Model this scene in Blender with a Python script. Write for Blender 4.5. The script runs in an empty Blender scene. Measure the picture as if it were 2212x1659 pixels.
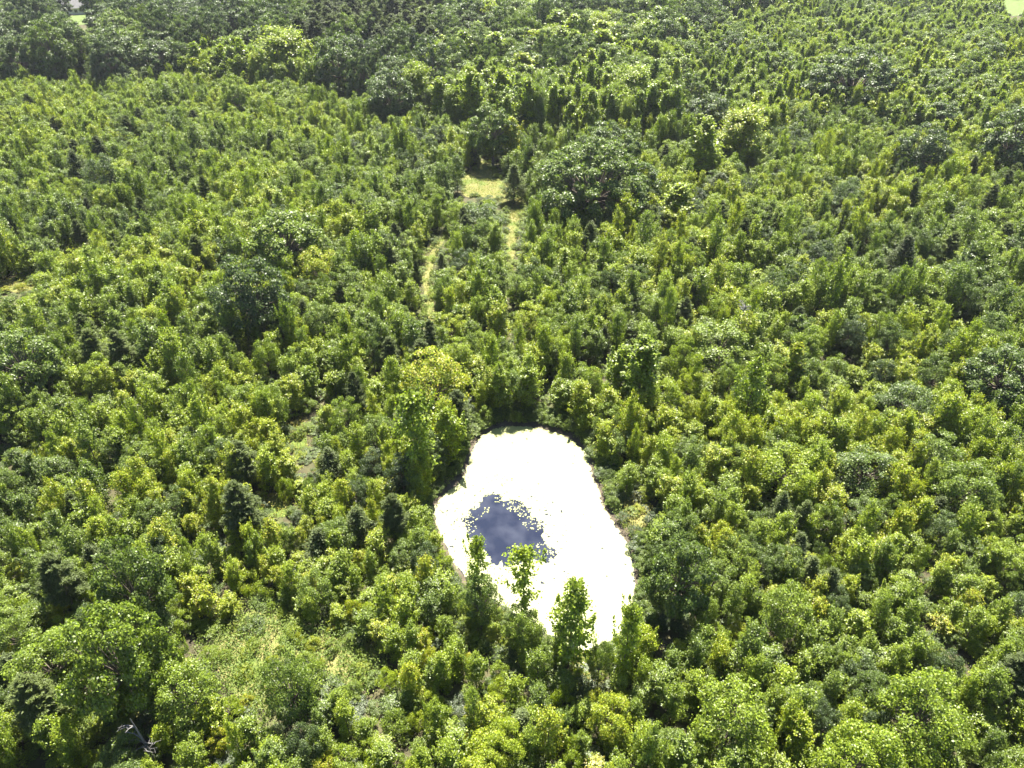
import bpy, math, random
import numpy as np
from mathutils import Vector, Matrix

R = math.radians
C = bpy.context.scene.collection
sc = bpy.context.scene

# ------------------------------------------------------------------ camera
CAM_H = 60.0
PITCH = 36.0
cam = bpy.data.cameras.new("camera")
cam.sensor_width = 36.0
cam.lens = 18.0 / math.tan(R(35.5))
cam.clip_start = 0.5
cam.clip_end = 6000
camo = bpy.data.objects.new("camera", cam)
C.objects.link(camo)
camo.location = (0, 0, CAM_H)
camo.rotation_euler = (R(90 - PITCH), 0, 0)
sc.camera = camo

# ------------------------------------------------------------------ sky and sun
SUN_EL, SUN_AZ = 64.0, 4.0            # degrees above the horizon, degrees right of straight ahead
w = bpy.data.worlds.new("World")
sc.world = w
w.use_nodes = True
nt = w.node_tree
nt.nodes.clear()
out = nt.nodes.new("ShaderNodeOutputWorld")
bg = nt.nodes.new("ShaderNodeBackground")
sky = nt.nodes.new("ShaderNodeTexSky")
sky.sky_type = 'NISHITA'
sky.sun_disc = False
sky.sun_elevation = R(SUN_EL)
sky.sun_rotation = R(SUN_AZ)
sky.altitude = 100
sky.dust_density = 0.6
sky.ozone_density = 2.0
bg.inputs["Strength"].default_value = 0.05
nt.links.new(sky.outputs[0], bg.inputs["Color"])
nt.links.new(bg.outputs[0], out.inputs["Surface"])

sun = bpy.data.lights.new("sun", 'SUN')
sun.energy = 5.0
sun.angle = R(0.5)
sun.color = (1.0, 0.95, 0.84)
suno = bpy.data.objects.new("sun", sun)
C.objects.link(suno)
sd = Vector((math.sin(R(SUN_AZ)) * math.cos(R(SUN_EL)), math.cos(R(SUN_AZ)) * math.cos(R(SUN_EL)), math.sin(R(SUN_EL))))
suno.rotation_euler = sd.to_track_quat('Z', 'Y').to_euler()
suno.location = sd * 300

sc.view_settings.view_transform = 'Standard'
sc.view_settings.look = 'None'
sc.view_settings.exposure = 2.5
sc.view_settings.gamma = 1.0
sc.render.engine = 'CYCLES'
sc.cycles.max_bounces = 6
sc.cycles.diffuse_bounces = 1
sc.cycles.glossy_bounces = 2
sc.cycles.transmission_bounces = 4
sc.cycles.volume_bounces = 0
sc.cycles.use_denoising = True
sc.cycles.sample_clamp_direct = 1.5
sc.cycles.sample_clamp_indirect = 1.0

# ------------------------------------------------------------------ helpers
F = 1106.0 / math.tan(R(35.5))
CP, SP = math.cos(R(PITCH)), math.sin(R(PITCH))


def ray(X, Y):
    dx, dy = (X - 1106.0) / F, (829.5 - Y) / F
    return dx, CP + dy * SP, -SP + dy * CP


def ground(X, Y, z=0.0):
    """where the sight line of a place in the photograph meets the level z"""
    dx, dyy, dz = ray(X, Y)
    t = (CAM_H - z) / -dz
    return dx * t, dyy * t


def proj(x, y, z=0.0):
    d = y * CP + (CAM_H - z) * SP
    u = y * SP - (CAM_H - z) * CP
    return 1106 + F * x / d, 829.5 - F * u / d


def mesh_from(name, V, faces_flat, nper, mat, lv=None):
    me = bpy.data.meshes.new(name)
    V = np.asarray(V, dtype=np.float32)
    n = len(faces_flat) // nper
    me.vertices.add(len(V))
    me.vertices.foreach_set("co", V.ravel())
    me.loops.add(len(faces_flat))
    me.loops.foreach_set("vertex_index", np.asarray(faces_flat, dtype=np.int32))
    me.polygons.add(n)
    me.polygons.foreach_set("loop_start", np.arange(0, n * nper, nper, dtype=np.int32))
    me.polygons.foreach_set("loop_total", np.full(n, nper, dtype=np.int32))
    if lv is not None:
        a = me.attributes.new("lv", 'FLOAT', 'FACE')
        a.data.foreach_set("value", np.asarray(lv, dtype=np.float32))
    me.update(calc_edges=True)
    me.materials.append(mat)
    return me


def link(name, me, parent=None):
    o = bpy.data.objects.new(name, me)
    C.objects.link(o)
    if parent is not None:
        o.parent = parent
    return o


def tag(o, label=None, cat=None, group=None, kind=None):
    if label: o["label"] = label
    if cat: o["category"] = cat
    if group: o["group"] = group
    if kind: o["kind"] = kind
    return o


def leaves(P, N, L, W, rng, asp_dir=None):
    """rhombic leaf faces at P with normals N, length L, width W; each leaf slightly folded by its own random axis"""
    n = len(P)
    N = N / (np.linalg.norm(N, axis=1, keepdims=True) + 1e-9)
    A = rng.normal(size=(n, 3)) if asp_dir is None else asp_dir + 0.35 * rng.normal(size=(n, 3))
    A = A - N * np.sum(A * N, axis=1, keepdims=True)
    A /= (np.linalg.norm(A, axis=1, keepdims=True) + 1e-9)
    B = np.cross(N, A)
    L = L[:, None]; W = W[:, None]
    q = np.stack([P - A * L * .5, P + B * W * .5 + A * L * .05, P + A * L * .5 - N * L * .1, P - B * W * .5 + A * L * .05], axis=1)
    return q.reshape(-1, 3)


def leaf_mesh(name, q, mat, rng, lv=None):
    n = len(q) // 4
    if lv is None:
        lv = rng.random(n)
    return mesh_from(name, q, np.arange(n * 4), 4, mat, lv)


class Tubes:
    def __init__(self):
        self.V = []; self.Fc = []; self.n = 0

    def add(self, pts, radii, sides=6):
        pts = [Vector(p) for p in pts]
        base = self.n
        for i, p in enumerate(pts):
            a = pts[min(i + 1, len(pts) - 1)] - pts[max(i - 1, 0)]
            a.normalize()
            s = a.cross(Vector((0.13, 0.97, 0.21))); s.normalize()
            t = a.cross(s)
            for k in range(sides):
                th = 2 * math.pi * k / sides
                self.V.append(p + (s * math.cos(th) + t * math.sin(th)) * radii[i])
            self.n += sides
        for i in range(len(pts) - 1):
            for k in range(sides):
                k2 = (k + 1) % sides
                a = base + i * sides
                self.Fc += [a + k, a + k2, a + sides + k2, a + sides + k]

    def mesh(self, name, mat):
        return mesh_from(name, [tuple(v) for v in self.V], self.Fc, 4, mat)


# ------------------------------------------------------------------ materials
def newmat(name):
    m = bpy.data.materials.new(name)
    m.use_nodes = True
    m.node_tree.nodes.clear()
    return m, m.node_tree


def leaf_material(name, stops, trans=0.35, rough=0.42, lvamt=0.55, spec=0.5, tcol=(1.70, 1.90, 0.46)):
    """leaf: glossy, partly see-through; the tree's own tint picks the hue and each leaf varies a little"""
    m, t = newmat(name)
    N = t.nodes; Lk = t.links
    o = N.new("ShaderNodeOutputMaterial")
    at = N.new("ShaderNodeAttribute"); at.attribute_type = 'INSTANCER'; at.attribute_name = "tint"
    lv = N.new("ShaderNodeAttribute"); lv.attribute_type = 'GEOMETRY'; lv.attribute_name = "lv"
    ramp = N.new("ShaderNodeValToRGB")
    el = ramp.color_ramp.elements
    el[0].position, el[0].color = stops[0][0], (*stops[0][1], 1)
    el[1].position, el[1].color = stops[-1][0], (*stops[-1][1], 1)
    for p, c in stops[1:-1]:
        e = el.new(p); e.color = (*c, 1)
    ad = N.new("ShaderNodeMath"); ad.operation = 'MULTIPLY_ADD'
    ad.inputs[1].default_value = 0.30; 
    sb = N.new("ShaderNodeMath"); sb.operation = 'SUBTRACT'; sb.inputs[1].default_value = 0.15
    Lk.new(lv.outputs["Fac"], ad.inputs[0]); Lk.new(at.outputs["Fac"], sb.inputs[0]); Lk.new(sb.outputs[0], ad.inputs[2])
    Lk.new(ad.outputs[0], ramp.inputs[0])
    # brightness by leaf
    mr = N.new("ShaderNodeMapRange")
    mr.inputs["To Min"].default_value = 1 - lvamt * .5
    mr.inputs["To Max"].default_value = 1 + lvamt * .5
    wn = N.new("ShaderNodeMath"); wn.operation = 'MULTIPLY'; wn.inputs[1].default_value = 7.31
    fr = N.new("ShaderNodeMath"); fr.operation = 'FRACT'
    Lk.new(lv.outputs["Fac"], wn.inputs[0]); Lk.new(wn.outputs[0], fr.inputs[0]); Lk.new(fr.outputs[0], mr.inputs[0])
    mul = N.new("ShaderNodeVectorMath"); mul.operation = 'SCALE'
    Lk.new(ramp.outputs[0], mul.inputs[0]); Lk.new(mr.outputs[0], mul.inputs["Scale"])
    b = N.new("ShaderNodeBsdfPrincipled")
    b.inputs["Roughness"].default_value = rough
    b.inputs["Specular IOR Level"].default_value = spec
    Lk.new(mul.outputs[0], b.inputs["Base Color"])
    tr = N.new("ShaderNodeBsdfTranslucent")
    tm = N.new("ShaderNodeVectorMath"); tm.operation = 'MULTIPLY'; tm.inputs[1].default_value = tcol
    Lk.new(mul.outputs[0], tm.inputs[0]); Lk.new(tm.outputs[0], tr.inputs["Color"])
    mx = N.new("ShaderNodeMixShader"); mx.inputs[0].default_value = trans
    Lk.new(b.outputs[0], mx.inputs[1]); Lk.new(tr.outputs[0], mx.inputs[2])
    Lk.new(mx.outputs[0], o.inputs["Surface"])
    return m


def noise_material(name, c1, c2, scale, rough=0.9, bump=0.0, detail=6, c3=None, scale2=None, spec=0.2):
    m, t = newmat(name)
    N = t.nodes; Lk = t.links
    o = N.new("ShaderNodeOutputMaterial")
    b = N.new("ShaderNodeBsdfPrincipled")
    b.inputs["Roughness"].default_value = rough
    b.inputs["Specular IOR Level"].default_value = spec
    tc = N.new("ShaderNodeTexCoord")
    n1 = N.new("ShaderNodeTexNoise"); n1.inputs["Scale"].default_value = scale; n1.inputs["Detail"].default_value = detail
    n1.inputs["Roughness"].default_value = 0.65
    Lk.new(tc.outputs["Object"], n1.inputs["Vector"])
    r = N.new("ShaderNodeValToRGB")
    r.color_ramp.elements[0].position = .35; r.color_ramp.elements[1].position = .65
    r.color_ramp.elements[0].color = (*c1, 1); r.color_ramp.elements[1].color = (*c2, 1)
    Lk.new(n1.outputs["Fac"], r.inputs[0])
    colout = r.outputs[0]
    if c3:
        n2 = N.new("ShaderNodeTexNoise"); n2.inputs["Scale"].default_value = scale2; n2.inputs["Detail"].default_value = 4
        Lk.new(tc.outputs["Object"], n2.inputs["Vector"])
        r2 = N.new("ShaderNodeValToRGB"); r2.color_ramp.elements[0].position = .5; r2.color_ramp.elements[1].position = .62
        Lk.new(n2.outputs["Fac"], r2.inputs[0])
        mx = N.new("ShaderNodeMix"); mx.data_type = 'RGBA'
        Lk.new(r2.outputs[0], mx.inputs[0]); Lk.new(colout, mx.inputs[6]); mx.inputs[7].default_value = (*c3, 1)
        colout = mx.outputs[2]
    Lk.new(colout, b.inputs["Base Color"])
    if bump:
        bp = N.new("ShaderNodeBump"); bp.inputs["Strength"].default_value = bump; bp.inputs["Distance"].default_value = 0.1
        Lk.new(n1.outputs["Fac"], bp.inputs["Height"]); Lk.new(bp.outputs[0], b.inputs["Normal"])
    Lk.new(b.outputs[0], o.inputs["Surface"])
    return m


GREENS = [(0.0, (.044, .064, .027)), (.35, (.080, .116, .019)), (.65, (.142, .188, .012)), (.85, (.198, .236, .010)), (1.0, (.28, .22, .03))]
M_BROAD = leaf_material("broadleaf_leaves", GREENS, trans=.40, rough=.42, spec=.38, lvamt=1.0)
M_OAK = leaf_material("oak_leaves", GREENS, trans=.32, rough=.45, spec=.34, lvamt=1.0)
M_NEEDLE = leaf_material("needles", [(0.0, (.045, .058, .022)), (.5, (.075, .098, .028)), (1.0, (.12, .15, .03))], trans=.3, rough=.55, spec=.2)
M_WEED = leaf_material("weed_leaves", [(0.0, (.06, .10, .02)), (.4, (.11, .15, .025)), (.7, (.19, .17, .035)), (1.0, (.26, .19, .07))], trans=.35, rough=.6, spec=.3)
M_BARK = noise_material("bark", (.07, .055, .04), (.15, .125, .10), 3.0, bump=.5)
M_DEADWOOD = noise_material("bleached_wood", (.09, .085, .08), (.15, .145, .14), 4.0, rough=.8)
M_GROUND = noise_material("forest_floor", (.035, .03, .018), (.07, .065, .03), .6, bump=.6, c3=(.06, .065, .025), scale2=.15)
M_DRY = noise_material("dry_grass", (.10, .11, .03), (.18, .155, .06), 1.3, bump=.7, c3=(.08, .11, .02), scale2=.25)
M_LAWN = noise_material("lawn_grass", (.06, .09, .02), (.09, .125, .035), .4, bump=.3)
M_DIRT = noise_material("pale_dirt", (.28, .23, .15), (.38, .32, .23), .5, bump=.3)
M_MUD = noise_material("pond_bank_mud", (.045, .038, .026), (.09, .072, .05), 1.1, bump=.7)

# ------------------------------------------------------------------ tree shapes
def unit(v):
    return v / (np.linalg.norm(v, axis=-1, keepdims=True) + 1e-9)


def tree_sapling(seed, H=6.5, Rc=1.7, nb=46, nl=2600, ls=(.13, .25), leaders=3, sparse=1.0, base=.10, up=0.75, spike=1.0, cone=.72):
    """young broadleaf: ascending branches round a stem, spiky leaders on top"""
    rng = np.random.default_rng(seed)
    T = Tubes()
    bend = rng.normal(size=2) * .15
    stem = lambda t: np.array([bend[0] * math.sin(t * 2.5), bend[1] * math.sin(t * 2), t * H])
    T.add([stem(t) for t in (0, .25, .5, .75, .97)], [H * .014, H * .011, H * .008, H * .005, H * .0015], 5)
    P = []; Nn = []; D = []
    per = nl // (nb + leaders)
    tops = [(stem(.80), np.array([0, 0, 1.0]), H * .2 * spike)]
    for k in range(leaders):
        a = rng.random() * 6.28
        t0 = rng.uniform(.38, .78)
        tops.append((stem(t0) + Rc * .45 * np.array([math.cos(a), math.sin(a), 0]) * rng.uniform(.5, 1.7),
                     unit(np.array([math.cos(a) * .25, math.sin(a) * .25, 1.0])), H * rng.uniform(.16, .36) * spike))
    for p, d, l in tops:
        m = int(per * 1.2)
        s = rng.random(m)
        rad = (.07 + .24 * (1 - s)) * rng.random(m) ** .5 * Rc / 1.7 * 1.2
        th = rng.random(m) * 6.28
        off = np.stack([np.cos(th) * rad, np.sin(th) * rad, rng.normal(size=m) * .08], 1)
        P.append(p + s[:, None] * d * l + off)
        Nn.append(unit(off * 1.2 + np.array([0, 0, .8]) + rng.normal(size=(m, 3)) * .45)); D.append(unit(off + 1e-3))
    for k in range(nb):
        t0 = base + (0.92 - base) * (k + rng.random()) / nb
        a = k * 2.399 + rng.normal() * .4
        u = (t0 - base) / (1 - base)
        prof = (min(1.0, (u + .12) / .38) ** .6) * (1 - u) ** cone + .06
        ln = Rc * prof * rng.uniform(.5, 1.3)
        el = up * rng.uniform(.6, 1.3) * (0.35 + .9 * u)
        d = np.array([math.cos(a) * math.cos(el), math.sin(a) * math.cos(el), math.sin(el)])
        p0 = stem(t0)
        tip = p0 + d * ln * (1 / max(.5, math.cos(el)) * .9)
        if k % 2 == 0:
            T.add([p0, (p0 + tip) / 2 - np.array([0, 0, .05]), tip], [H * .004, H * .0028, H * .0008], 4)
        m = int(per * rng.uniform(.6, 1.4) * sparse)
        s = .25 + .8 * rng.random(m) ** .6
        pos = p0 + (tip - p0) * s[:, None]
        side = rng.normal(size=(m, 3)) * np.array([.19, .19, .13]) * (Rc / 1.7)
        P.append(pos + side)
        nrm = unit(np.array([0, 0, .8]) + d * .35 + rng.normal(size=(m, 3)) * .60)
        Nn.append(nrm); D.append(np.tile(d, (m, 1)))
    P = np.concatenate(P); Nn = np.concatenate(Nn); D = np.concatenate(D)
    P[:, 2] = np.maximum(P[:, 2], .08)
    L = rng.uniform(ls[0], ls[1], len(P))
    return leaves(P, Nn, L, L * rng.uniform(.6, .85, len(P)), rng, D), T, rng


def tree_round(seed, H=6.0, Rc=2.4, zc=.55, nlobe=26, nl=4200, ls=(.15, .26), lobe=.42, flat=.75, low=-.35, trunk=.03, dome=0.0):
    """rounded crown made of many leafy lobes over forking limbs, dark gaps between lobes"""
    rng = np.random.default_rng(seed)
    T = Tubes()
    r0 = H * trunk
    zc0 = H * zc
    T.add([(0, 0, 0), (0, 0, zc0 * .5), (rng.normal() * .1 * Rc * .3, rng.normal() * .1 * Rc * .3, zc0)], [r0 * 1.2, r0 * .9, r0 * .7], 7)
    P = []; Nn = []
    vz = H - zc0
    gold = 2.399963
    w = []
    cs = []
    for k in range(nlobe):
        z = low + (1 - low) * (k + .5) / nlobe + rng.normal() * .05
        z = max(-1, min(.98, z))
        rr = math.sqrt(1 - z * z)
        a = k * gold + rng.normal() * .35
        sc_ = rng.uniform(.66, .96)
        if rng.random() < .2: sc_ *= .7
        c = np.array([math.cos(a) * rr * Rc * sc_, math.sin(a) * rr * Rc * sc_, zc0 + z * vz * (sc_ * .95) * (1 if z > 0 else .75)])
        lr = Rc * lobe * rng.uniform(.6, 1.2) * (1 - .15 * max(z, 0))
        cs.append((c, lr)); w.append(lr * lr)
    w = np.array(w) / sum(w)
    for (c, lr), f in zip(cs, w):
        if rng.random() < .8:
            mid = np.array([c[0] * .45, c[1] * .45, zc0 * .9 + (c[2] - zc0) * .35])
            T.add([(0, 0, zc0 * .75), mid, c], [r0 * .5, r0 * .3, r0 * .08], 5)
        m = int(nl * f)
        d = unit(rng.normal(size=(m, 3)))
        d[:, 2] = np.where(d[:, 2] < -.25, -d[:, 2] * .5, d[:, 2])
        out = unit(c - np.array([0, 0, zc0 * .8]))
        d = unit(d + out * .45)
        rad = lr * (0.55 + .5 * rng.random(m) ** .6)
        # small sprays break the lobe's outline
        sp = rng.random(m) < .12
        rad[sp] *= rng.uniform(1.1, 1.45, sp.sum())
        P.append(c + d * rad[:, None] * np.array([1, 1, flat]))
        Nn.append(unit(d * .75 + np.array([0, 0, .6]) + rng.normal(size=(m, 3)) * .55))
    P = np.concatenate(P); Nn = np.concatenate(Nn)
    P[:, 2] = np.maximum(P[:, 2], .08)
    L = rng.uniform(ls[0], ls[1], len(P))
    return leaves(P, Nn, L, L * rng.uniform(.55, .85, len(P)), rng), T, rng


def tree_pine(seed, H=13, Rc=3.0, base=.25, nb=60, nl=7000, needle=(.30, .5), wid=.16, droop=.1, cone=.9):
    """conifer: whorls of branches with needle tufts"""
    rng = np.random.default_rng(seed)
    T = Tubes()
    T.add([(0, 0, 0), (.05, 0, H * .4), (0, .08, H * .75), (0, 0, H * .99)], [H * .016, H * .012, H * .007, H * .002], 7)
    P = []; Nn = []; D = []
    per = nl // nb
    for k in range(nb):
        u = (k + rng.random()) / nb
        z = H * (base + (.985 - base) * u)
        a = k * 2.399 + rng.normal() * .3
        ln = Rc * ((1 - u) ** cone * (.6 + .4 * min(1, u / .12)) + .05) * rng.uniform(.7, 1.15)
        el = -droop + .9 * u * u + .15
        d = np.array([math.cos(a) * math.cos(el), math.sin(a) * math.cos(el), math.sin(el)])
        p0 = np.array([0, 0, z]); tip = p0 + d * ln
        T.add([p0, (p0 + tip) / 2, tip], [H * .004, H * .003, H * .001], 4)
        m = int(per * (.35 + 1.3 * ln / Rc))
        s = .2 + .82 * rng.random(m) ** .7
        perp = np.array([-d[1], d[0], 0])
        pos = p0 + (tip - p0) * s[:, None] + perp * (rng.normal(size=m) * .28 * ln * (1.1 - s * .5))[:, None] * .6 + rng.normal(size=(m, 3)) * .13
        P.append(pos); D.append(unit(d + np.array([0, 0, .35]) + rng.normal(size=(m, 3)) * .45))
        Nn.append(unit(np.array([0, 0, 1]) + rng.normal(size=(m, 3)) * .6))
    P = np.concatenate(P); Nn = np.concatenate(Nn); D = np.concatenate(D)
    P[:, 2] = np.maximum(P[:, 2], .1)
    L = rng.uniform(needle[0], needle[1], len(P))
    return leaves(P, Nn, L, L * wid * rng.uniform(.8, 1.6, len(P)), rng, D), T, rng


VARIANTS = {}


def variant(kind, q, T, rng, mat):
    crown = leaf_mesh(kind + "_crown", q, mat, rng)
    trunk = T.mesh(kind + "_trunk", M_BARK)
    H = q[:, 2].max(); Rr = np.percentile(np.hypot(q[:, 0], q[:, 1]), 97)
    VARIANTS.setdefault(kind, []).append(dict(crown=crown, trunk=trunk, H=float(H), R=float(Rr)))


for s in range(9):
    rr = random.Random(100 + s)
    variant("young_broadleaf_tree", *tree_sapling(100 + s, H=rr.uniform(5.6, 7.2), Rc=rr.uniform(1.35, 2.0), nb=rr.randint(36, 54),
            nl=rr.randint(4600, 5400), ls=(.11, .205), cone=rr.uniform(.5, .8), leaders=rr.randint(5, 9)), M_BROAD)
for s in range(6):
    rr = random.Random(200 + s)
    variant("leafy_shrub", *tree_round(200 + s, H=rr.uniform(3.0, 4.0), Rc=rr.uniform(1.7, 2.1), zc=.40, nlobe=rr.randint(16, 24), nl=4200,
            ls=(.11, .19), lobe=.38, low=-.5), M_BROAD)
for s in range(5):
    rr = random.Random(300 + s)
    variant("oak_tree", *tree_round(300 + s, H=rr.uniform(15, 17), Rc=rr.uniform(6.2, 7.4), zc=.52, nlobe=rr.randint(70, 90), nl=21000,
            ls=(.28, .52), lobe=.23, low=-.95, flat=.75, trunk=.022), M_OAK)
for s in range(5):
    rr = random.Random(400 + s)
    variant("poplar_tree", *tree_sapling(400 + s, H=rr.uniform(12.5, 15), Rc=rr.uniform(2.5, 3.1), nb=70, nl=6500, ls=(.28, .50),
            leaders=rr.randint(6, 9), base=.16, up=.95, spike=.62, cone=.85), M_BROAD)
for s in range(2):          # the broad old ones
    variant("oak_tree", *tree_round(350 + s, H=18, Rc=10.5, zc=.46, nlobe=190, nl=60000, ls=(.30, .50), lobe=.145, low=-.9, flat=.8, trunk=.022), M_OAK)
    variant("poplar_tree", *tree_sapling(450 + s, H=18, Rc=5.6, nb=170, nl=30000, ls=(.28, .48), leaders=22, base=.2, up=1.0, spike=.45, cone=.6), M_BROAD)
for s in range(3):
    variant("pine_tree", *tree_pine(500 + s, H=15 + s, Rc=3.6, base=.35, nb=75, nl=15000, needle=(.3, .6), wid=.22, cone=.55), M_NEEDLE)
for s in range(3):
    variant("cedar_tree", *tree_pine(600 + s, H=6.5, Rc=2.1, base=.04, nb=80, nl=6500, needle=(.16, .3), wid=.3, droop=-.3, cone=.6), M_NEEDLE)
for s in range(4):
    variant("round_tree", *tree_round(700 + s, H=7.0 + .5 * s, Rc=3.3, zc=.48, nlobe=44, nl=11000, ls=(.13, .26), lobe=.32, low=-.6, trunk=.02), M_OAK)
for s in range(2):
    variant("waterside_tree", *tree_sapling(800 + s, H=10, Rc=2.4, nb=46, nl=4200, ls=(.2, .34), leaders=3 + s, base=.12, up=.55), M_BROAD)
variant("slender_tree", *tree_sapling(815, H=10, Rc=2.3, nb=26, nl=1500, ls=(.2, .36), leaders=3, base=.30, up=.7, spike=.7), M_BROAD)

FIRST = {}          # (kind, variant index) -> (crown object, trunk object), for the far woods


def place(kind, x, y, H, Rad, tint, rot=0.0, v=0, label=None, cat=None, group=None, name=None, lean=0.0):
    V = VARIANTS[kind][v % len(VARIANTS[kind])]
    o = bpy.data.objects.new(name or kind, None)
    C.objects.link(o)
    o.empty_display_size = .5
    o.location = (x, y, 0)
    o.rotation_euler = (lean, 0, rot)
    s = Rad / V["R"]
    o.scale = (s, s, H / V["H"])
    tag(o, label, cat, group)
    t = bpy.data.objects.new("trunk", V["trunk"]); C.objects.link(t); t.parent = o
    c = bpy.data.objects.new("crown", V["crown"]); C.objects.link(c); c.parent = o
    c["tint"] = float(tint)
    FIRST.setdefault((kind, v % len(VARIANTS[kind])), (c, t))
    return o


# ------------------------------------------------------------------ pond and ground outlines (photo places carried to the ground)
def gpoly(pts):
    return np.array([ground(*p) for p in pts])


def inside(poly, x, y):
    x = np.asarray(x, float); y = np.asarray(y, float)
    r = np.zeros(x.shape, bool)
    n = len(poly)
    for i in range(n):
        x1, y1 = poly[i]; x2, y2 = poly[(i + 1) % n]
        c = ((y1 > y) != (y2 > y)) & (x < (x2 - x1) * (y - y1) / (y2 - y1 + 1e-12) + x1)
        r ^= c
    return r


def dist_poly(poly, x, y):
    x = np.asarray(x, float); y = np.asarray(y, float)
    best = np.full(x.shape, 1e9)
    n = len(poly)
    for i in range(n):
        x1, y1 = poly[i]; x2, y2 = poly[(i + 1) % n]
        dx, dy = x2 - x1, y2 - y1
        t = np.clip(((x - x1) * dx + (y - y1) * dy) / (dx * dx + dy * dy + 1e-12), 0, 1)
        best = np.minimum(best, np.hypot(x - x1 - t * dx, y - y1 - t * dy))
    return best


def smooth_poly(poly, it=2):
    for _ in range(it):
        q = []
        for i in range(len(poly)):
            a, b = poly[i], poly[(i + 1) % len(poly)]
            q += [a * .75 + b * .25, a * .25 + b * .75]
        poly = np.array(q)
    return poly


POND = smooth_poly(gpoly([(1055, 924), (1085, 914), (1130, 914), (1180, 920), (1225, 936), (1258, 958), (1278, 990), (1284, 1025), (1300, 1055),
                          (1308, 1090), (1332, 1125), (1358, 1165), (1374, 1200), (1380, 1250), (1374, 1300), (1358, 1345), (1335, 1385),
                          (1295, 1405), (1255, 1412), (1200, 1385), (1120, 1335), (1040, 1290), (985, 1235), (955, 1180), (935, 1130),
                          (928, 1095), (950, 1065), (985, 1040), (1002, 1015), (1008, 980), (1025, 945)]))
HOLE = smooth_poly(gpoly([(1052, 1062), (1082, 1060), (1092, 1080), (1118, 1084), (1140, 1095), (1152, 1120), (1172, 1135), (1182, 1165), (1196, 1190),
                          (1192, 1214), (1165, 1206), (1130, 1208), (1095, 1222), (1062, 1212), (1040, 1190), (1028, 1165), (1005, 1150), (998, 1125), (1014, 1100),
                          (1036, 1090)]), 1)
CLEAR = smooth_poly(gpoly([(1040, 345), (1060, 350), (1075, 385), (1110, 400), (1138, 430), (1130, 470), (1098, 470), (1085, 432), (1040, 425), (1000, 428), (995, 400), (1000, 375), (1030, 365)]))
TRAIL_R = smooth_poly(gpoly([(1092, 435), (1134, 438), (1128, 470), (1119, 500), (1112, 540), (1106, 600), (1098, 608), (1096, 560), (1090, 520), (1098, 480)]))
TRAIL_L = smooth_poly(gpoly([(968, 478), (978, 470), (960, 520), (938, 560), (933, 590), (936, 640), (940, 700), (934, 715), (916, 712), (913, 660), (918, 620), (905, 600), (922, 560), (945, 520)]))
OPEN = [smooth_poly(gpoly(p)) for p in (
    [(450, 1400), (490, 1345), (575, 1300), (640, 1330), (700, 1375), (800, 1385), (825, 1430), (770, 1500), (700, 1440), (640, 1420), (590, 1480), (600, 1530), (540, 1535), (480, 1470)],
    [(175, 1560), (260, 1490), (330, 1480), (300, 1560), (200, 1610)],
    [(975, 1300), (1060, 1325), (1120, 1390), (1090, 1420), (1010, 1390)],
    [(560, 1070), (620, 1060), (640, 1115), (570, 1120)],
    [(1220, 1415), (1300, 1405), (1310, 1480), (1240, 1480)],
    [(1340, 1060), (1400, 1070), (1410, 1140), (1360, 1140)],
    [(5, 605), (45, 597), (85, 618), (50, 635), (10, 628)],
    [(625, 905), (660, 905), (665, 990), (630, 990)],
)]
ROAD = gpoly([(-60, 62), (60, 56), (75, 50), (20, 46), (-60, 44)])
LAWN = gpoly([(140, 56), (195, 52), (215, 22), (190, 12), (110, 14), (120, 34)])
FIELD = gpoly([(2130, 14), (2145, 30), (2190, 34), (2300, 30), (2300, -4), (2140, -4)])


def sheet(name, poly, z, mat, label=None):
    me = bpy.data.meshes.new(name)
    me.from_pydata([(p[0], p[1], z) for p in poly], [], [list(range(len(poly)))])
    me.materials.append(mat)
    o = link(name, me)
    tag(o, kind='structure')
    return o


# the ground: one sheet to the horizon, the pond's bowl pressed into it
def make_ground():
    xs = np.concatenate([[-4000, -1500, -600], np.arange(-40, 44, 1.0), [600, 1500, 4000]])
    ys = np.concatenate([[-1500, -300, 0], np.arange(26, 96, 1.0), [200, 600, 1500, 5000]])
    X, Y = np.meshgrid(xs, ys)
    ins = inside(POND, X.ravel(), Y.ravel())
    d = dist_poly(POND, X.ravel(), Y.ravel())
    Z = np.where(ins, -np.minimum(1.5, .30 + d * .5), -.30 + np.minimum(.30, d * .35))
    V = np.stack([X.ravel(), Y.ravel(), Z], 1)
    nx, ny = len(xs), len(ys)
    i = np.arange(ny - 1)[:, None] * nx + np.arange(nx - 1)[None, :]
    f = np.stack([i, i + 1, i + nx + 1, i + nx], -1).reshape(-1)
    me = mesh_from("ground", V, f, 4, M_GROUND)
    tag(link("ground", me), kind='structure')


make_ground()


def ring_sheet(name, inner, width, z, mat):
    """bank round the pond"""
    cen = inner.mean(0)
    V = []; n = len(inner)
    rg = random.Random(4)
    for k, p in enumerate(inner):
        d = p - cen; d /= np.linalg.norm(d)
        a = p - d * .8
        b = p + d * width * rg.uniform(.6, 1.3)
        V += [(a[0], a[1], -.34), (p[0] + d[0] * .3, p[1] + d[1] * .3, -.12), (b[0], b[1], z)]
    f = []
    for k in range(n):
        k2 = (k + 1) % n
        for j in (0, 1):
            f.append((k * 3 + j, k * 3 + j + 1, k2 * 3 + j + 1, k2 * 3 + j))
    me = bpy.data.meshes.new(name); me.from_pydata(V, [], f); me.materials.append(mat)
    tag(link(name, me), kind='structure')


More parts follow.
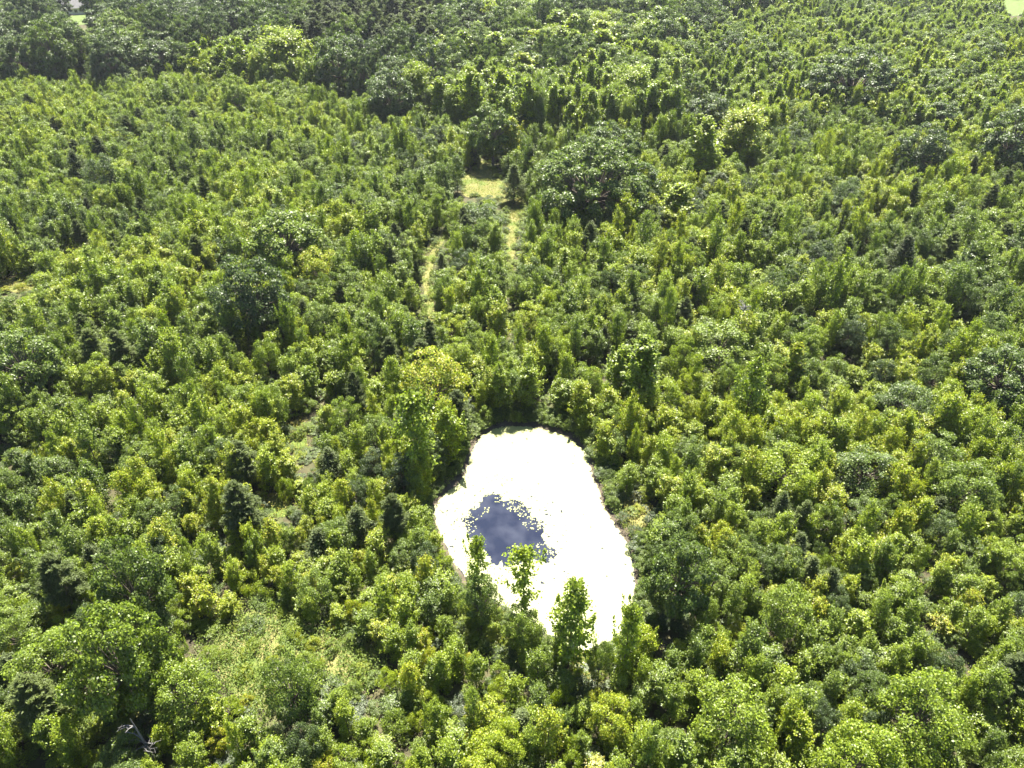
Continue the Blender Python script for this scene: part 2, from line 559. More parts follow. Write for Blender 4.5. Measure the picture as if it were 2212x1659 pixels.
ring_sheet("pond_bank", POND, 1.6, .02, M_MUD)
sheet("grass_clearing", CLEAR, .030, M_DRY)
for P_ in (TRAIL_R, TRAIL_L):
    sheet("grass_path", P_, .024, M_DRY)
for P_ in OPEN:
    sheet("bare_ground", P_, .018, M_DRY)
sheet("dirt_road", ROAD, .03, M_DIRT)
sheet("lawn", LAWN, .024, M_LAWN)
sheet("hay_field", FIELD, .024, M_LAWN)

# ------------------------------------------------------------------ pond water and floating mat
m, t = newmat("pond_water")
N_ = t.nodes
o_ = N_.new("ShaderNodeOutputMaterial"); b_ = N_.new("ShaderNodeBsdfPrincipled")
n0 = N_.new("ShaderNodeTexNoise"); n0.inputs["Scale"].default_value = .45; n0.inputs["Detail"].default_value = 5
r0 = N_.new("ShaderNodeValToRGB"); r0.color_ramp.elements[0].position = .38; r0.color_ramp.elements[1].position = .68
r0.color_ramp.elements[0].color = (.010, .013, .026, 1); r0.color_ramp.elements[1].color = (.026, .030, .046, 1)
t.links.new(n0.outputs["Fac"], r0.inputs[0]); t.links.new(r0.outputs[0], b_.inputs["Base Color"])
b_.inputs["Roughness"].default_value = .03
b_.inputs["IOR"].default_value = 1.33
nz = N_.new("ShaderNodeTexNoise"); nz.inputs["Scale"].default_value = .7; nz.inputs["Detail"].default_value = 3
tc_ = N_.new("ShaderNodeTexCoord"); t.links.new(tc_.outputs["Object"], n0.inputs["Vector"]); bp_ = N_.new("ShaderNodeBump"); bp_.inputs["Strength"].default_value = .12; bp_.inputs["Distance"].default_value = .05
t.links.new(tc_.outputs["Object"], nz.inputs["Vector"]); t.links.new(nz.outputs["Fac"], bp_.inputs["Height"])
t.links.new(bp_.outputs[0], b_.inputs["Normal"]); t.links.new(b_.outputs[0], o_.inputs["Surface"])
M_WATER = m
sheet("water", smooth_poly(POND + (POND - POND.mean(0)) * .02, 0), -.26, M_WATER)

m, t = newmat("duckweed_mat")
N_ = t.nodes
o_ = N_.new("ShaderNodeOutputMaterial"); b_ = N_.new("ShaderNodeBsdfPrincipled")
tc_ = N_.new("ShaderNodeTexCoord"); nz = N_.new("ShaderNodeTexNoise"); nz.inputs["Scale"].default_value = .8; nz.inputs["Detail"].default_value = 8
rp = N_.new("ShaderNodeValToRGB"); rp.color_ramp.elements[0].color = (.20, .215, .070, 1); rp.color_ramp.elements[1].color = (.235, .245, .092, 1)
t.links.new(tc_.outputs["Object"], nz.inputs["Vector"]); t.links.new(nz.outputs["Fac"], rp.inputs[0]); t.links.new(rp.outputs[0], b_.inputs["Base Color"])
b_.inputs["Roughness"].default_value = .45
b_.inputs["Specular IOR Level"].default_value = .25
n2 = N_.new("ShaderNodeTexNoise"); n2.inputs["Scale"].default_value = 14; n2.inputs["Detail"].default_value = 3
bp_ = N_.new("ShaderNodeBump"); bp_.inputs["Strength"].default_value = .15; bp_.inputs["Distance"].default_value = .02
t.links.new(tc_.outputs["Object"], n2.inputs["Vector"]); t.links.new(n2.outputs["Fac"], bp_.inputs["Height"]); t.links.new(bp_.outputs[0], b_.inputs["Normal"])
t.links.new(b_.outputs[0], o_.inputs["Surface"])
M_MAT = m


def value_noise(x, y, seed, scale):
    rng = np.random.default_rng(seed)
    g = rng.random((256, 256))
    x = np.asarray(x) * scale + 1000; y = np.asarray(y) * scale + 1000
    xi = np.floor(x).astype(int); yi = np.floor(y).astype(int)
    fx = x - xi; fy = y - yi
    fx = fx * fx * (3 - 2 * fx); fy = fy * fy * (3 - 2 * fy)
    G = lambda a, b: g[a % 256, b % 256]
    return (G(xi, yi) * (1 - fx) + G(xi + 1, yi) * fx) * (1 - fy) + (G(xi, yi + 1) * (1 - fx) + G(xi + 1, yi + 1) * fx) * fy


def fbm(x, y, seed, scale, oct=4):
    s = 0; a = 1; tot = 0
    for k in range(oct):
        s = s + a * value_noise(x, y, seed + k, scale * 2 ** k); tot += a; a *= .55
    return s / tot


def make_mat():
    step = .085
    x0, y0 = POND.min(0) - 1; x1, y1 = POND.max(0) + 1
    xs = np.arange(x0, x1, step); ys = np.arange(y0, y1, step)
    X, Y = np.meshgrid(xs, ys)
    cx, cy = X.ravel(), Y.ravel()
    dp = dist_poly(POND, cx, cy); ip = inside(POND, cx, cy)
    dh = dist_poly(HOLE, cx, cy); ih = inside(HOLE, cx, cy)
    n = fbm(cx, cy, 11, .9, 4); n2 = fbm(cx, cy, 31, 3.2, 2)
    sh = np.where(ih, -dh, dh)                      # >0 outside the open water
    left = np.clip((-3.0 - cx) / 4.0, 0, 1)
    ok = ip & (dp > .25 + .7 * (n2 - .35)) & (sh + (n - .5) * 2.2 + (n2 - .5) * .9 > 0)
    holes = (n2 > .84 - .10 * np.exp(-np.maximum(sh, 0) / 1.6)) & (sh < 6)
    ok &= ~(holes & (sh < 3.0))
    ok &= ~((fbm(cx, cy, 77, 1.6, 3) > .84))
    nx, ny = len(xs), len(ys)
    ok = ok.reshape(ny, nx)
    J, I = np.nonzero(ok[:-1, :-1])
    a = J * nx + I
    f = np.stack([a, a + 1, a + nx + 1, a + nx], 1)
    used, inv = np.unique(f.ravel(), return_inverse=True)
    rng = np.random.default_rng(5)
    Z = -.235 + .006 * rng.random(len(cx))
    jx = cx + rng.uniform(-.03, .03, len(cx)); jy = cy + rng.uniform(-.03, .03, len(cx))
    V = np.stack([jx, jy, Z], 1)[used]
    me = mesh_from("floating_duckweed", V, inv.astype(np.int32), 4, M_MAT)
    o = link("floating_duckweed", me)
    tag(o, "pale glaring mat of floating duckweed covering most of the pond", "duckweed", kind='stuff')
    # loose pads drifting at the rim of the open water
    pads_v = []; pads_f = []
    cnt = 0
    for k in range(11000):
        x = rng.uniform(x0, x1); y = rng.uniform(y0, y1)
        if not inside(POND, x, y): continue
        hh = dist_poly(HOLE, x, y); s_ = -hh if inside(HOLE, x, y) else hh
        if s_ < -1.5 or s_ > 1.6: continue
        if fbm(x, y, 51, .7, 2) < .52 and s_ < 0.1: continue
        r = rng.uniform(.035, .10)
        nn = 8; th0 = rng.random() * 6.28
        tx, ty = rng.normal() * .03, rng.normal() * .03
        z = -.226 + rng.random() * .01
        b0 = len(pads_v)
        for j in range(nn):
            th = th0 + j / nn * 5.9
            dx, dy = math.cos(th) * r, math.sin(th) * r
            pads_v.append((x + dx, y + dy, z + dx * tx + dy * ty))
        pads_f.append(list(range(b0, b0 + nn)))
        cnt += 1
    me = bpy.data.meshes.new("lily_pads"); me.from_pydata(pads_v, [], pads_f); me.materials.append(M_MAT)
    o = link("lily_pads", me)
    tag(o, "loose round pads drifting at the rim of the open blue water", "lily pads", kind='stuff')


make_mat()

# ------------------------------------------------------------------ landmark trees
placed = []       # x, y, radius


def landmark(kind, X, Ytop, Ybase, Wpx, tint, label, v=0, rot=0.0, cat=None, group=None, name=None, gap=.8):
    x, y = ground(X, Ybase)
    dx, dyy, dz = ray(X, Ytop)
    # the top of the crown stands over the middle of the tree
    H = CAM_H + y * dz / dyy
    H = max(H, 1.5)
    depth = y * CP + (CAM_H - H * .6) * SP
    Rad = Wpx / 2 * depth / F
    placed.append((x, y, Rad * gap))
    if kind == "oak_tree" and Rad > 7: v = 5 + v % 2
    elif kind == "poplar_tree" and Rad > 4: v = 5 + v % 2
    elif kind in ("oak_tree", "poplar_tree"): v = v % 5
    return place(kind, x, y, H, Rad, tint, rot, v, label, cat or "tree", group, name)


LM = [
 # kind, X, Ytop, Ybase, width, tint, label, variant
 ("oak_tree", 1275, 298, 500, 235, .34, "broad dark-bellied oak beside the grass path, widest crown above the pond", 0),
 ("oak_tree", 1368, 345, 480, 120, .22, "grey-green oak touching the right side of the broad oak by the path", 1),
 ("oak_tree", 1310, 262, 400, 150, .28, "rounded oak just behind the broad oak by the path", 2),
 ("oak_tree", 1205, 330, 430, 110, .40, "mid-green oak between the clearing and the broad oak", 3),
 ("poplar_tree", 1590, 222, 375, 105, .80, "bright yellow-green poplar with full head, right of the broad oak", 0),
 ("poplar_tree", 1508, 248, 400, 70, .72, "narrow yellow-green poplar left of the brightest full-headed one", 1),
 ("oak_tree", 1822, 98, 262, 195, .20, "large dark oak alone in the pale plantation at upper right", 4),
 ("oak_tree", 1965, 262, 405, 110, .10, "dark grey oak standing among yellow-green trees at right", 1),
 ("oak_tree", 2150, 230, 400, 130, .18, "dark oak at the right edge with black shade under it", 2),
 ("poplar_tree", 625, 52, 205, 125, .74, "big pale yellow-green poplar in front of the dark pines, upper left", 2),
 ("poplar_tree", 585, 95, 190, 60, .66, "smaller pale poplar at the left foot of the big upper-left one", 3),
 ("oak_tree", 570, 550, 748, 165, .14, "big grey-leaved oak over the blackest gap left of the grass strips", 3),
 ("round_tree", 698, 535, 640, 105, .82, "flat-topped bright lime tree left of the narrow grass strip", 0),
 ("oak_tree", 635, 452, 610, 165, .46, "wide feathery tree behind the flat-topped lime one", 4),
 ("cedar_tree", 185, 322, 412, 58, .25, "dull cone-shaped cedar with dark base at upper left", 0),
 ("round_tree", 285, 348, 430, 80, .78, "lime green rounded tree right of the dull cedar", 1),
 ("cedar_tree", 1110, 352, 440, 60, .60, "conical conifer standing alone on the tan clearing", 1),
 ("cedar_tree", 1545, 372, 452, 80, .08, "rounded dark cedar below the brightest poplar", 2),
 ("cedar_tree", 1925, 505, 625, 75, .10, "tall dark cedar over a black hollow at right", 0),
 ("poplar_tree", 1455, 395, 500, 75, .74, "pointed yellow-green tree right of the broad oak's shade", 4),
 ("oak_tree", 1065, 222, 360, 105, .36, "dark-footed oak at the far end of the clearing", 0),
 ("poplar_tree", 1105, 250, 362, 45, .84, "slim bright poplar at the far right corner of the clearing", 1),
 ("poplar_tree", 1022, 140, 300, 60, .72, "tall slim poplar left of the far clearing's axis", 2),
 ("poplar_tree", 1085, 145, 300, 55, .74, "tall poplar with rounded tip, middle of the row behind the clearing", 3),
 ("poplar_tree", 1140, 165, 320, 50, .70, "tall poplar at the right of the row behind the clearing", 4),
 ("poplar_tree", 960, 165, 290, 60, .68, "poplar at the left end of the row behind the clearing", 0),
 ("oak_tree", 855, 145, 290, 100, .18, "dark oak at the tip of the old wood, upper middle", 2),
 ("poplar_tree", 905, 128, 270, 75, .70, "leafy poplar right behind the dark oak at the old wood's tip", 4),
 ("poplar_tree", 1365, 135, 290, 90, .70, "broad yellow-green poplar standing up in the upper middle right", 3),
 ("oak_tree", 345, 1165, 1385, 165, .30, "large silvery grey-green tree in the thicket at lower left", 1),
 ("oak_tree", 315, 1320, 1540, 215, .46, "largest dark-bellied tree at lower left, in front of the silvery one", 3),
 ("round_tree", 150, 1372, 1500, 165, .50, "low domed tree left of the largest lower-left one", 2),
 ("round_tree", 430, 1445, 1560, 150, .50, "domed green tree right of the yellow weeds at lower left", 3),
 ("round_tree", 650, 1425, 1560, 120, .36, "dense dark bush-like tree standing in the yellow weedy opening", 1),
 ("round_tree", 945, 755, 905, 155, .84, "bright lime spreading tree above the pond's upper left shore", 3),
 ("waterside_tree", 908, 835, 1045, 105, .60, "tall dark green tree at the pond's left shoulder", 0),
 ("waterside_tree", 972, 880, 1005, 80, .66, "leaning lime tree overhanging the pond's upper left edge", 1),
 ("poplar_tree", 1372, 720, 905, 80, .58, "tall deep green tree above the pond's upper right", 2),
 ("poplar_tree", 1335, 745, 880, 70, .66, "yellow-green tree at the left of the tall deep green one above the pond", 1),
 ("round_tree", 1415, 815, 912, 95, .70, "rounded bright tree below right of the tall deep green one", 0),
 ("waterside_tree", 1138, 790, 886, 62, .62, "pointed tree on the far bank at the pond's head, left one", 0),
 ("waterside_tree", 1080, 780, 890, 58, .62, "slim pointed tree on the far bank left of the pond's head", 1),
 ("waterside_tree", 1205, 815, 884, 50, .64, "small cone-shaped tree in the middle of the far bank", 1),
 ("waterside_tree", 1243, 822, 898, 48, .62, "small cone-shaped tree touching the right of the middle one on the far bank", 0),
 ("round_tree", 1545, 700, 800, 150, .50, "wide leafy tree below the bleached treetop at right", 1),
 ("waterside_tree", 1600, 765, 940, 75, .62, "dark-stemmed tall tree right of the pond's upper end", 1),
 ("poplar_tree", 1695, 740, 850, 45, .84, "thin bright pole-like tree far right of the pond's head", 0),
 ("oak_tree", 1450, 1170, 1345, 150, .26, "dark heavy tree shading the pond's lower right shore", 4),
 ("waterside_tree", 1035, 1155, 1320, 62, .62, "tree with reddish-gold leaf tips before the open blue water, left one", 0),
 ("slender_tree", 1135, 1170, 1345, 100, .66, "see-through slender tree rising before the open blue water", 0),
 ("waterside_tree", 1225, 1250, 1450, 112, .58, "tallest spire-topped tree at the pond's near shore", 1),
 ("waterside_tree", 1340, 1300, 1470, 70, .62, "spire-topped tree at the pond's lower right tip", 0),
 ("round_tree", 1130, 1310, 1405, 95, .48, "dusky rounded tree between the slender tree and the tallest spire", 2),
 ("round_tree", 1040, 1240, 1360, 90, .30, "dark low tree under the gold-tipped one on the near shore", 3),
 ("round_tree", 1290, 1385, 1480, 60, .36, "small dusky tree at the very foot of the pond", 0),
 ("round_tree", 1680, 1270, 1380, 125, .52, "domed tree alone in outline, lower right of the pond", 2),
 ("round_tree", 1945, 1480, 1620, 200, .55, "broad feathery domed tree at lower right", 1),
 ("oak_tree", 2130, 750, 900, 170, .24, "grey-green spreading tree at the right edge", 0),
 ("round_tree", 1935, 830, 935, 130, .22, "grey-green domed tree right of the pond's level", 3),
 ("round_tree", 1690, 975, 1080, 150, .66, "yellow-green layered tree with black hollow below, right of pond", 0),
 ("round_tree", 1850, 970, 1070, 140, .30, "grey-green dome right of the yellow-green layered tree", 2),
 ("round_tree", 1990, 940, 1040, 120, .40, "leafy dome behind the grey-green domes at right", 1),
 ("round_tree", 2050, 1010, 1120, 130, .44, "green dome above the black hollows at the right", 0),
 ("round_tree", 1560, 1490, 1620, 180, .56, "soft green dome in the bottom thicket right of the pond", 3),
 ("round_tree", 1810, 1580, 1720, 180, .58, "feathery dome cut by the bottom edge at right", 2),
 ("round_tree", 820, 900, 985, 85, .36, "grey-green bushy tree left of the pond's tall dark tree", 0),
 ("round_tree", 760, 860, 960, 80, .50, "bushy tree next to the grey-green one, left of the pond", 1),
 ("oak_tree", 95, 715, 880, 150, .34, "heavy tree over the black hollow near the left edge", 2),
 ("round_tree", 240, 330, 445, 75, .12, "dark grey rounded tree between cedar and lime tree at upper left", 2),
 ("oak_tree", 525, 160, 270, 70, .56, "rounded tree over a dark hollow at the old wood's foot", 1),
 ("round_tree", 735, 395, 490, 90, .22, "dark rounded tree in the upper left thicket nearest the clearing", 3),
 ("round_tree", 1560, 560, 660, 90, .62, "light rounded tree in the thicket right of the broad oak", 2),
 ("round_tree", 1035, 440, 520, 105, .22, "dark twin-crowned tree below the clearing, between the two grass strips", 1),
 ("pine_tree", 905, 560, 650, 22, .2, "thin dark pine spire standing on the left grass strip", 0),
 ("pine_tree", 1470, 640, 735, 40, .35, "dull needle-leaved tree in the thicket right of the grass strips", 1),
 ("pine_tree", 1705, 660, 755, 45, .30, "dusky needle-leaved tree behind the bleached treetop", 2),
 ("pine_tree", 780, 800, 930, 50, .25, "grey needle-leaved tree left of the lime spreading tree", 1),
 ("pine_tree", 935, 690, 800, 42, .30, "grey-brown needle-leaved tree near the foot of the left grass strip", 2),
]
for i, (kind, X, Yt, Yb, Wp, tint, lab, v) in enumerate(LM):
    nm = {"round_tree": "round_tree"}.get(kind, kind)
    landmark(kind, X, Yt, Yb, Wp, tint, lab, v, rot=i * 1.7)


# ------------------------------------------------------------------ dead wood
def snag(X, Yb, H, spread, label, seed, lean=0.0, z=0.0, nb=10):
    rg = random.Random(seed)
    x, y = ground(X, Yb)
    T = Tubes()
    T.add([(0, 0, z), (lean * H * .5, .05, z + H * .5), (lean * H, 0, z + H)], [H * .020, H * .014, H * .004], 6)
    Tb = []
    root = bpy.data.objects.new("dead_tree", None); C.objects.link(root); root.location = (x, y, 0)
    tag(root, label, "dead tree")
    link("trunk", T.mesh("snag_trunk", M_DEADWOOD), root)
    B = Tubes()
    for k in range(nb):
        h = rg.uniform(.35, .95)
        a = rg.random() * 6.28
        p0 = Vector((lean * H * h, 0, z + H * h))
        l = spread * (1.1 - h * .5) * rg.uniform(.6, 1.1)
        p1 = p0 + Vector((math.cos(a) * l * .55, math.sin(a) * l * .55, l * .25))
        p2 = p0 + Vector((math.cos(a + .3) * l, math.sin(a + .3) * l, l * rg.uniform(.3, .8)))
        B.add([p0, p1, p2], [H * .009, H * .006, H * .002], 4)
        for q in range(3):
            b = p1.lerp(p2, rg.random())
            B.add([b, b + Vector((rg.uniform(-1, 1), rg.uniform(-1, 1), rg.uniform(.1, .9))) * l * .35], [H * .004, H * .001], 4)
    link("bare_branches", B.mesh("snag_branches", M_DEADWOOD), root)
    placed.append((x, y, .6))


snag(338, 1650, 7.0, 1.7, "bleached bare dead tree in the bottom-left thicket", 1)
snag(1585, 775, 9.5, 2.0, "bleached bare treetop poking from the leafy trees right of the grass strips", 2, nb=26)
snag(610, 1480, 3.6, 1.4, "small grey dead sapling in the yellow weedy opening", 3)
snag(118, 62, 24, 5.0, "pale leaning dead trunk by the house at the top left", 4, lean=-.35, nb=6)
snag(120, 185, 14, 5.0, "grey leafless tree in the old wood near the left edge", 5, nb=30)

# ------------------------------------------------------------------ house
def box(bm_v, bm_f, x0, x1, y0, y1, z0, z1):
    b = len(bm_v)
    bm_v += [(x0, y0, z0), (x1, y0, z0), (x1, y1, z0), (x0, y1, z0), (x0, y0, z1), (x1, y0, z1), (x1, y1, z1), (x0, y1, z1)]
    bm_f += [(b, b + 3, b + 2, b + 1), (b + 4, b + 5, b + 6, b + 7), (b, b + 1, b + 5, b + 4), (b + 1, b + 2, b + 6, b + 5),
             (b + 2, b + 3, b + 7, b + 6), (b + 3, b, b + 4, b + 7)]


def pmesh(name, V, Fs, mat, parent):
    me = bpy.data.meshes.new(name); me.from_pydata(V, [], Fs); me.materials.append(mat)
    return link(name, me, parent)


M_ROOF = noise_material("grey_shingle", (.050, .050, .054), (.070, .070, .074), 2.0, rough=.7, bump=.2)
M_WALLP = noise_material("white_siding", (.70, .69, .66), (.80, .79, .76), 1.0, rough=.7)
M_GLASS = noise_material("dark_glass", (.03, .035, .04), (.05, .055, .06), .5, rough=.1, spec=.6)
M_TRIM = noise_material("white_trim", (.78, .78, .76), (.82, .82, .80), 1.0, rough=.5)


def house(x, y, rot, label, W=20, D=11):
    root = bpy.data.objects.new("house", None); C.objects.link(root)
    root.location = (x, y, 0); root.rotation_euler = (0, 0, rot)
    tag(root, label, "house")
    V, Fs = [], []; box(V, Fs, -W / 2, W / 2, -D / 2, D / 2, 0, 3); pmesh("wall", V, Fs, M_WALLP, root)
    e = .7; zt = 3 + 3.2
    x0, x1, y0, y1 = -W / 2 - e, W / 2 + e, -D / 2 - e, D / 2 + e
    V = [(x0, y0, 2.9), (x1, y0, 2.9), (x1, y1, 2.9), (x0, y1, 2.9), (x0 + 4.5, 0, zt), (x1 - 4.5, 0, zt)]
    Fs = [(0, 1, 5, 4), (1, 2, 5), (2, 3, 4, 5), (3, 0, 4), (3, 2, 1, 0)]
    rf = pmesh("roof", V, Fs, M_ROOF, root)
    V, Fs = [], []; box(V, Fs, 2.5, 3.4, .8, 1.7, 4.6, 7.2); pmesh("chimney", V, Fs, M_BARK, rf)
    for wx in (-7.5, -4.2, 3.6, 7.2):
        V, Fs = [], []; box(V, Fs, wx - .7, wx + .7, -D / 2 - .05, -D / 2 + .1, 1.0, 2.3)
        w_ = pmesh("window", V, Fs, M_GLASS, root)
        y_a, y_b = -D / 2 - .09, -D / 2 - .003
        V = []
        for yy in (y_a, y_b):
            for (hw, hl, hh) in ((.82, .88, 2.42), (.70, 1.0, 2.3)):
                V += [(wx - hw, yy, hl), (wx + hw, yy, hl), (wx + hw, yy, hh), (wx - hw, yy, hh)]
        Fs = []
        for q in range(4):
            q2 = (q + 1) % 4
            Fs += [(q, q2, 4 + q2, 4 + q), (8 + q2, 8 + q, 12 + q, 12 + q2), (q2, q, 8 + q, 8 + q2), (4 + q, 4 + q2, 12 + q2, 12 + q)]
        pmesh("window_frame", V, Fs, M_TRIM, w_)
    V, Fs = [], []; box(V, Fs, -.55, .55, -D / 2 - .06, -D / 2 + .1, .05, 2.15); pmesh("door", V, Fs, M_TRIM, root)
    V, Fs = [], []; box(V, Fs, -2, 2, -D / 2 - 2.2, -D / 2 - .01, .0, .2); pmesh("porch", V, Fs, M_DIRT, root)
    placed.append((x, y, 10))


hx, hy = ground(152, 29)
house(hx, hy, .35, "house with pale grey hipped roof glimpsed between trees at the top left")

# ------------------------------------------------------------------ the woods
rng = np.random.default_rng(2024)
NOGO = [POND, CLEAR, TRAIL_L, TRAIL_R, ROAD, LAWN, FIELD]


def jitter_grid(s, y0, y1, seed, jit=.42):
    r = np.random.default_rng(seed)
    pts = []
    ny = int((y1 - y0) / s) + 1
    for j in range(ny):
        y = y0 + j * s
        half = .78 * (y * CP + CAM_H * SP) + 14
        n = int(2 * half / s) + 1
        x = -half + np.arange(n) * s + (s * .5 if j % 2 else 0)
        p = np.stack([x + r.uniform(-jit, jit, n) * s, y + r.uniform(-jit, jit, n) * s], 1)
        pts.append(p)
    return np.concatenate(pts)


# lower limit (photo Y at the trees' foot) of the old wood, by photo X
BX = [0, 120, 300, 400, 480, 560, 640, 700, 790, 860, 930, 1000, 1060, 1180, 1300, 1400, 1480, 1560, 1700, 1900, 2212, 3000]
BY = [205, 212, 215, 195, 165, 180, 195, 215, 262, 268, 262, 230, 225, 235, 215, 175, 150, 90, 60, 40, 25, 20]
# lower limit of the tall young poplars
PX = [-600, 0, 900, 940, 1000, 1100, 1200, 1400, 1600, 1800, 2000, 2212, 3000]
PY = [150, 150, 262, 300, 300, 330, 330, 330, 330, 290, 330, 430, 470]


def zone(X, Y):
    bo = np.interp(X, BX, BY); pl = np.interp(X, PX, PY)
    return np.where(Y < bo, 0, np.where(Y < pl, 1, 2))


def keep_clear(P, margin_pond=.4, margin=.5, opens=False, lm=1.0):
    ok = np.ones(len(P), bool)
    for q, poly in enumerate(NOGO):
        mgn = margin_pond if q == 0 else margin
        ok &= ~inside(poly, P[:, 0], P[:, 1])
        near = (P[:, 0] > poly[:, 0].min() - 8) & (P[:, 0] < poly[:, 0].max() + 8) & (P[:, 1] > poly[:, 1].min() - 8) & (P[:, 1] < poly[:, 1].max() + 8)
        idx = np.nonzero(near & ok)[0]
        d = dist_poly(poly, P[idx, 0], P[idx, 1])
        ok[idx[d < mgn]] = False
    if opens:
        for poly in OPEN:
            ok &= ~inside(poly, P[:, 0], P[:, 1])
    for (x, y, r) in placed:
        ok &= np.hypot(P[:, 0] - x, P[:, 1] - y) > r * lm
    return ok


VIS = [(poly, np.array([proj(*p) for p in poly])) for poly in [CLEAR, TRAIL_L, TRAIL_R] + OPEN]
for v_ in ([(130, 6), (182, 6), (182, 24), (130, 24)], [(160, 28), (188, 28), (184, 48), (158, 48)], [(0, 46), (26, 46), (26, 58), (0, 58)],
           [(2168, -5), (2212, -5), (2212, 32), (2178, 34)]):
    VIS.append((None, np.array(v_, float)))
PSH = POND.mean(0) + (POND - POND.mean(0)) * .94
PV = np.array([(1055, 930), (1180, 926), (1255, 965), (1275, 1010), (1300, 1090), (1350, 1170), (1370, 1230), (1360, 1300), (1325, 1385), (1272, 1395),
               (1255, 1330), (1190, 1290), (1060, 1230), (985, 1180), (945, 1130), (940, 1090), (1000, 1035), (1020, 970)])


def not_hiding(P, H, Rr):
    """openings the photograph shows stay open: nothing grows just in front of them high enough to close them"""
    ok = np.ones(len(P), bool)
    for f, k in ((0, .98), (0, .8), (-.45, .9), (.45, .9), (-.8, .62), (.8, .62), (0, .5), (-.5, .35), (.5, .35), (0, .15)):
        X, Y = proj(P[:, 0] + Rr * f, P[:, 1], H * k)
        for _, v in VIS:
            ok &= ~inside(v, X, Y)
        ok &= ~inside(PV, X, Y)
    for f in (-.5, .5):                               # nor shades the glaring mat, lit to its edge in the photograph
        ok &= ~inside(PSH, P[:, 0] + Rr * f, P[:, 1] - H * .85 / math.tan(R(SUN_EL)))
    return ok


def hue(P, seed, lo, hi):
    """stands of one hue, with odd trees between"""
    a = fbm(P[:, 0], P[:, 1], seed, .035, 3)
    r = np.random.default_rng(seed)
    v = lo + (hi - lo) * np.clip(.5 + (a - .5) * 1.7 + r.normal(size=len(P)) * .26, -.15, 1.1)
    return np.minimum(v, .80)


TREES = {}       # kind -> list of rows x, y, H, R, tint, rot, variant


def addrows(kind, P, H, Rr, tint):
    n = len(P)
    r = np.random.default_rng(len(kind) * 7 + n)
    rows = np.stack([P[:, 0], P[:, 1], H, Rr, tint, r.random(n) * 6.28, r.integers(0, len(VARIANTS[kind]), n)], 1)
    rows = rows[not_hiding(P, rows[:, 2], rows[:, 3])]
    TREES[kind] = np.concatenate([TREES[kind], rows]) if kind in TREES else rows


# young thicket
P = np.concatenate([jitter_grid(1.8, 12, 72, 11), jitter_grid(2.25, 72, 300, 1)])
X_, Y_ = proj(P[:, 0], P[:, 1])
z_ = zone(X_, Y_)
ok = (z_ == 2) & keep_clear(P, 1.0, .9, opens=True, lm=.85)
P = P[ok]; X_, Y_ = X_[ok], Y_[ok]
size = fbm(P[:, 0], P[:, 1], 91, .09, 2)
r = np.random.default_rng(8)
pick = r.random(len(P))
typ = np.where(pick < .66, 0, np.where(pick < .87, 1, np.where(pick < .972, 2, np.where(pick < .986, 3, 4))))
gapm = fbm(P[:, 0], P[:, 1], 191, .16, 2) > .74        # small gaps that show dark floor
typ = np.where(gapm, 9, typ)
nearf = np.clip((P[:, 1] - 20) / 60, 0, 1)
fs = .70 + .30 * np.clip((P[:, 1] - 45) / 50, 0, 1)          # the growth is younger towards the near side
yel = np.clip((60 - P[:, 1]) / 40, 0, 1) * .10
q = typ == 0
addrows("young_broadleaf_tree", P[q], (3.8 + 4.4 * size[q] + r.normal(size=q.sum()) * 1.5).clip(2.4, 11) * (.82 + .32 * nearf[q]) * (.5 + .5 * fs[q]), (1.15 + .80 * r.random(q.sum())) * (.85 + .4 * size[q]) * fs[q], hue(P[q], 40, .36, .84) + yel[q])
q = typ == 1
addrows("leafy_shrub", P[q], 2.2 + 1.4 * r.random(q.sum()), (1.35 + .7 * r.random(q.sum())) * fs[q], hue(P[q], 41, .28, .78) + yel[q])
q = typ == 2
addrows("round_tree", P[q], (5.8 + 2.6 * r.random(q.sum())) * fs[q], (2.2 + 1.0 * r.random(q.sum())) * fs[q] * .95, hue(P[q], 42, .10, .72))
q = typ == 3
addrows("cedar_tree", P[q], 4.5 + 2.5 * r.random(q.sum()), 1.3 + .6 * r.random(q.sum()), hue(P[q], 43, .1, .6))
q = typ == 4
addrows("pine_tree", P[q], 7 + 3 * r.random(q.sum()), 1.5 + .6 * r.random(q.sum()), hue(P[q], 44, .2, .6))

# low grey-green shrubs all round the shore
r = np.random.default_rng(77)
th = r.random(420); k_ = (th * len(POND)).astype(int)
a_ = POND[k_]; b_ = POND[(k_ + 1) % len(POND)]; f_ = r.random(len(k_))[:, None]
p_ = a_ + (b_ - a_) * f_
o_n = unit(p_ - POND.mean(0))
P = p_ + o_n * (.5 + 2.6 * r.random(len(p_)))[:, None]
ok = ~inside(POND, P[:, 0], P[:, 1]) & keep_clear(P, .35, .5, lm=.4)
P = P[ok]; n_ = len(P)
addrows("leafy_shrub", P, .9 + .9 * r.random(n_), .6 + .55 * r.random(n_), .22 + .3 * r.random(n_))
r = np.random.default_rng(78)
P = np.concatenate([np.stack([r.uniform(*(q_[:, 0].min(), q_[:, 0].max()), 40), r.uniform(*(q_[:, 1].min(), q_[:, 1].max()), 40)], 1)[:int(5 + 34 * (k < 3))] for k, q_ in enumerate(OPEN)])
P = P[keep_clear(P, 1, .5, lm=.4)]; n_ = len(P)
TREES["leafy_shrub"] = np.concatenate([TREES["leafy_shrub"], np.stack([P[:, 0], P[:, 1], .7 + .8 * r.random(n_), .45 + .5 * r.random(n_), .45 + .45 * r.random(n_),
                                       r.random(n_) * 6.28, r.integers(0, 6, n_)], 1)])

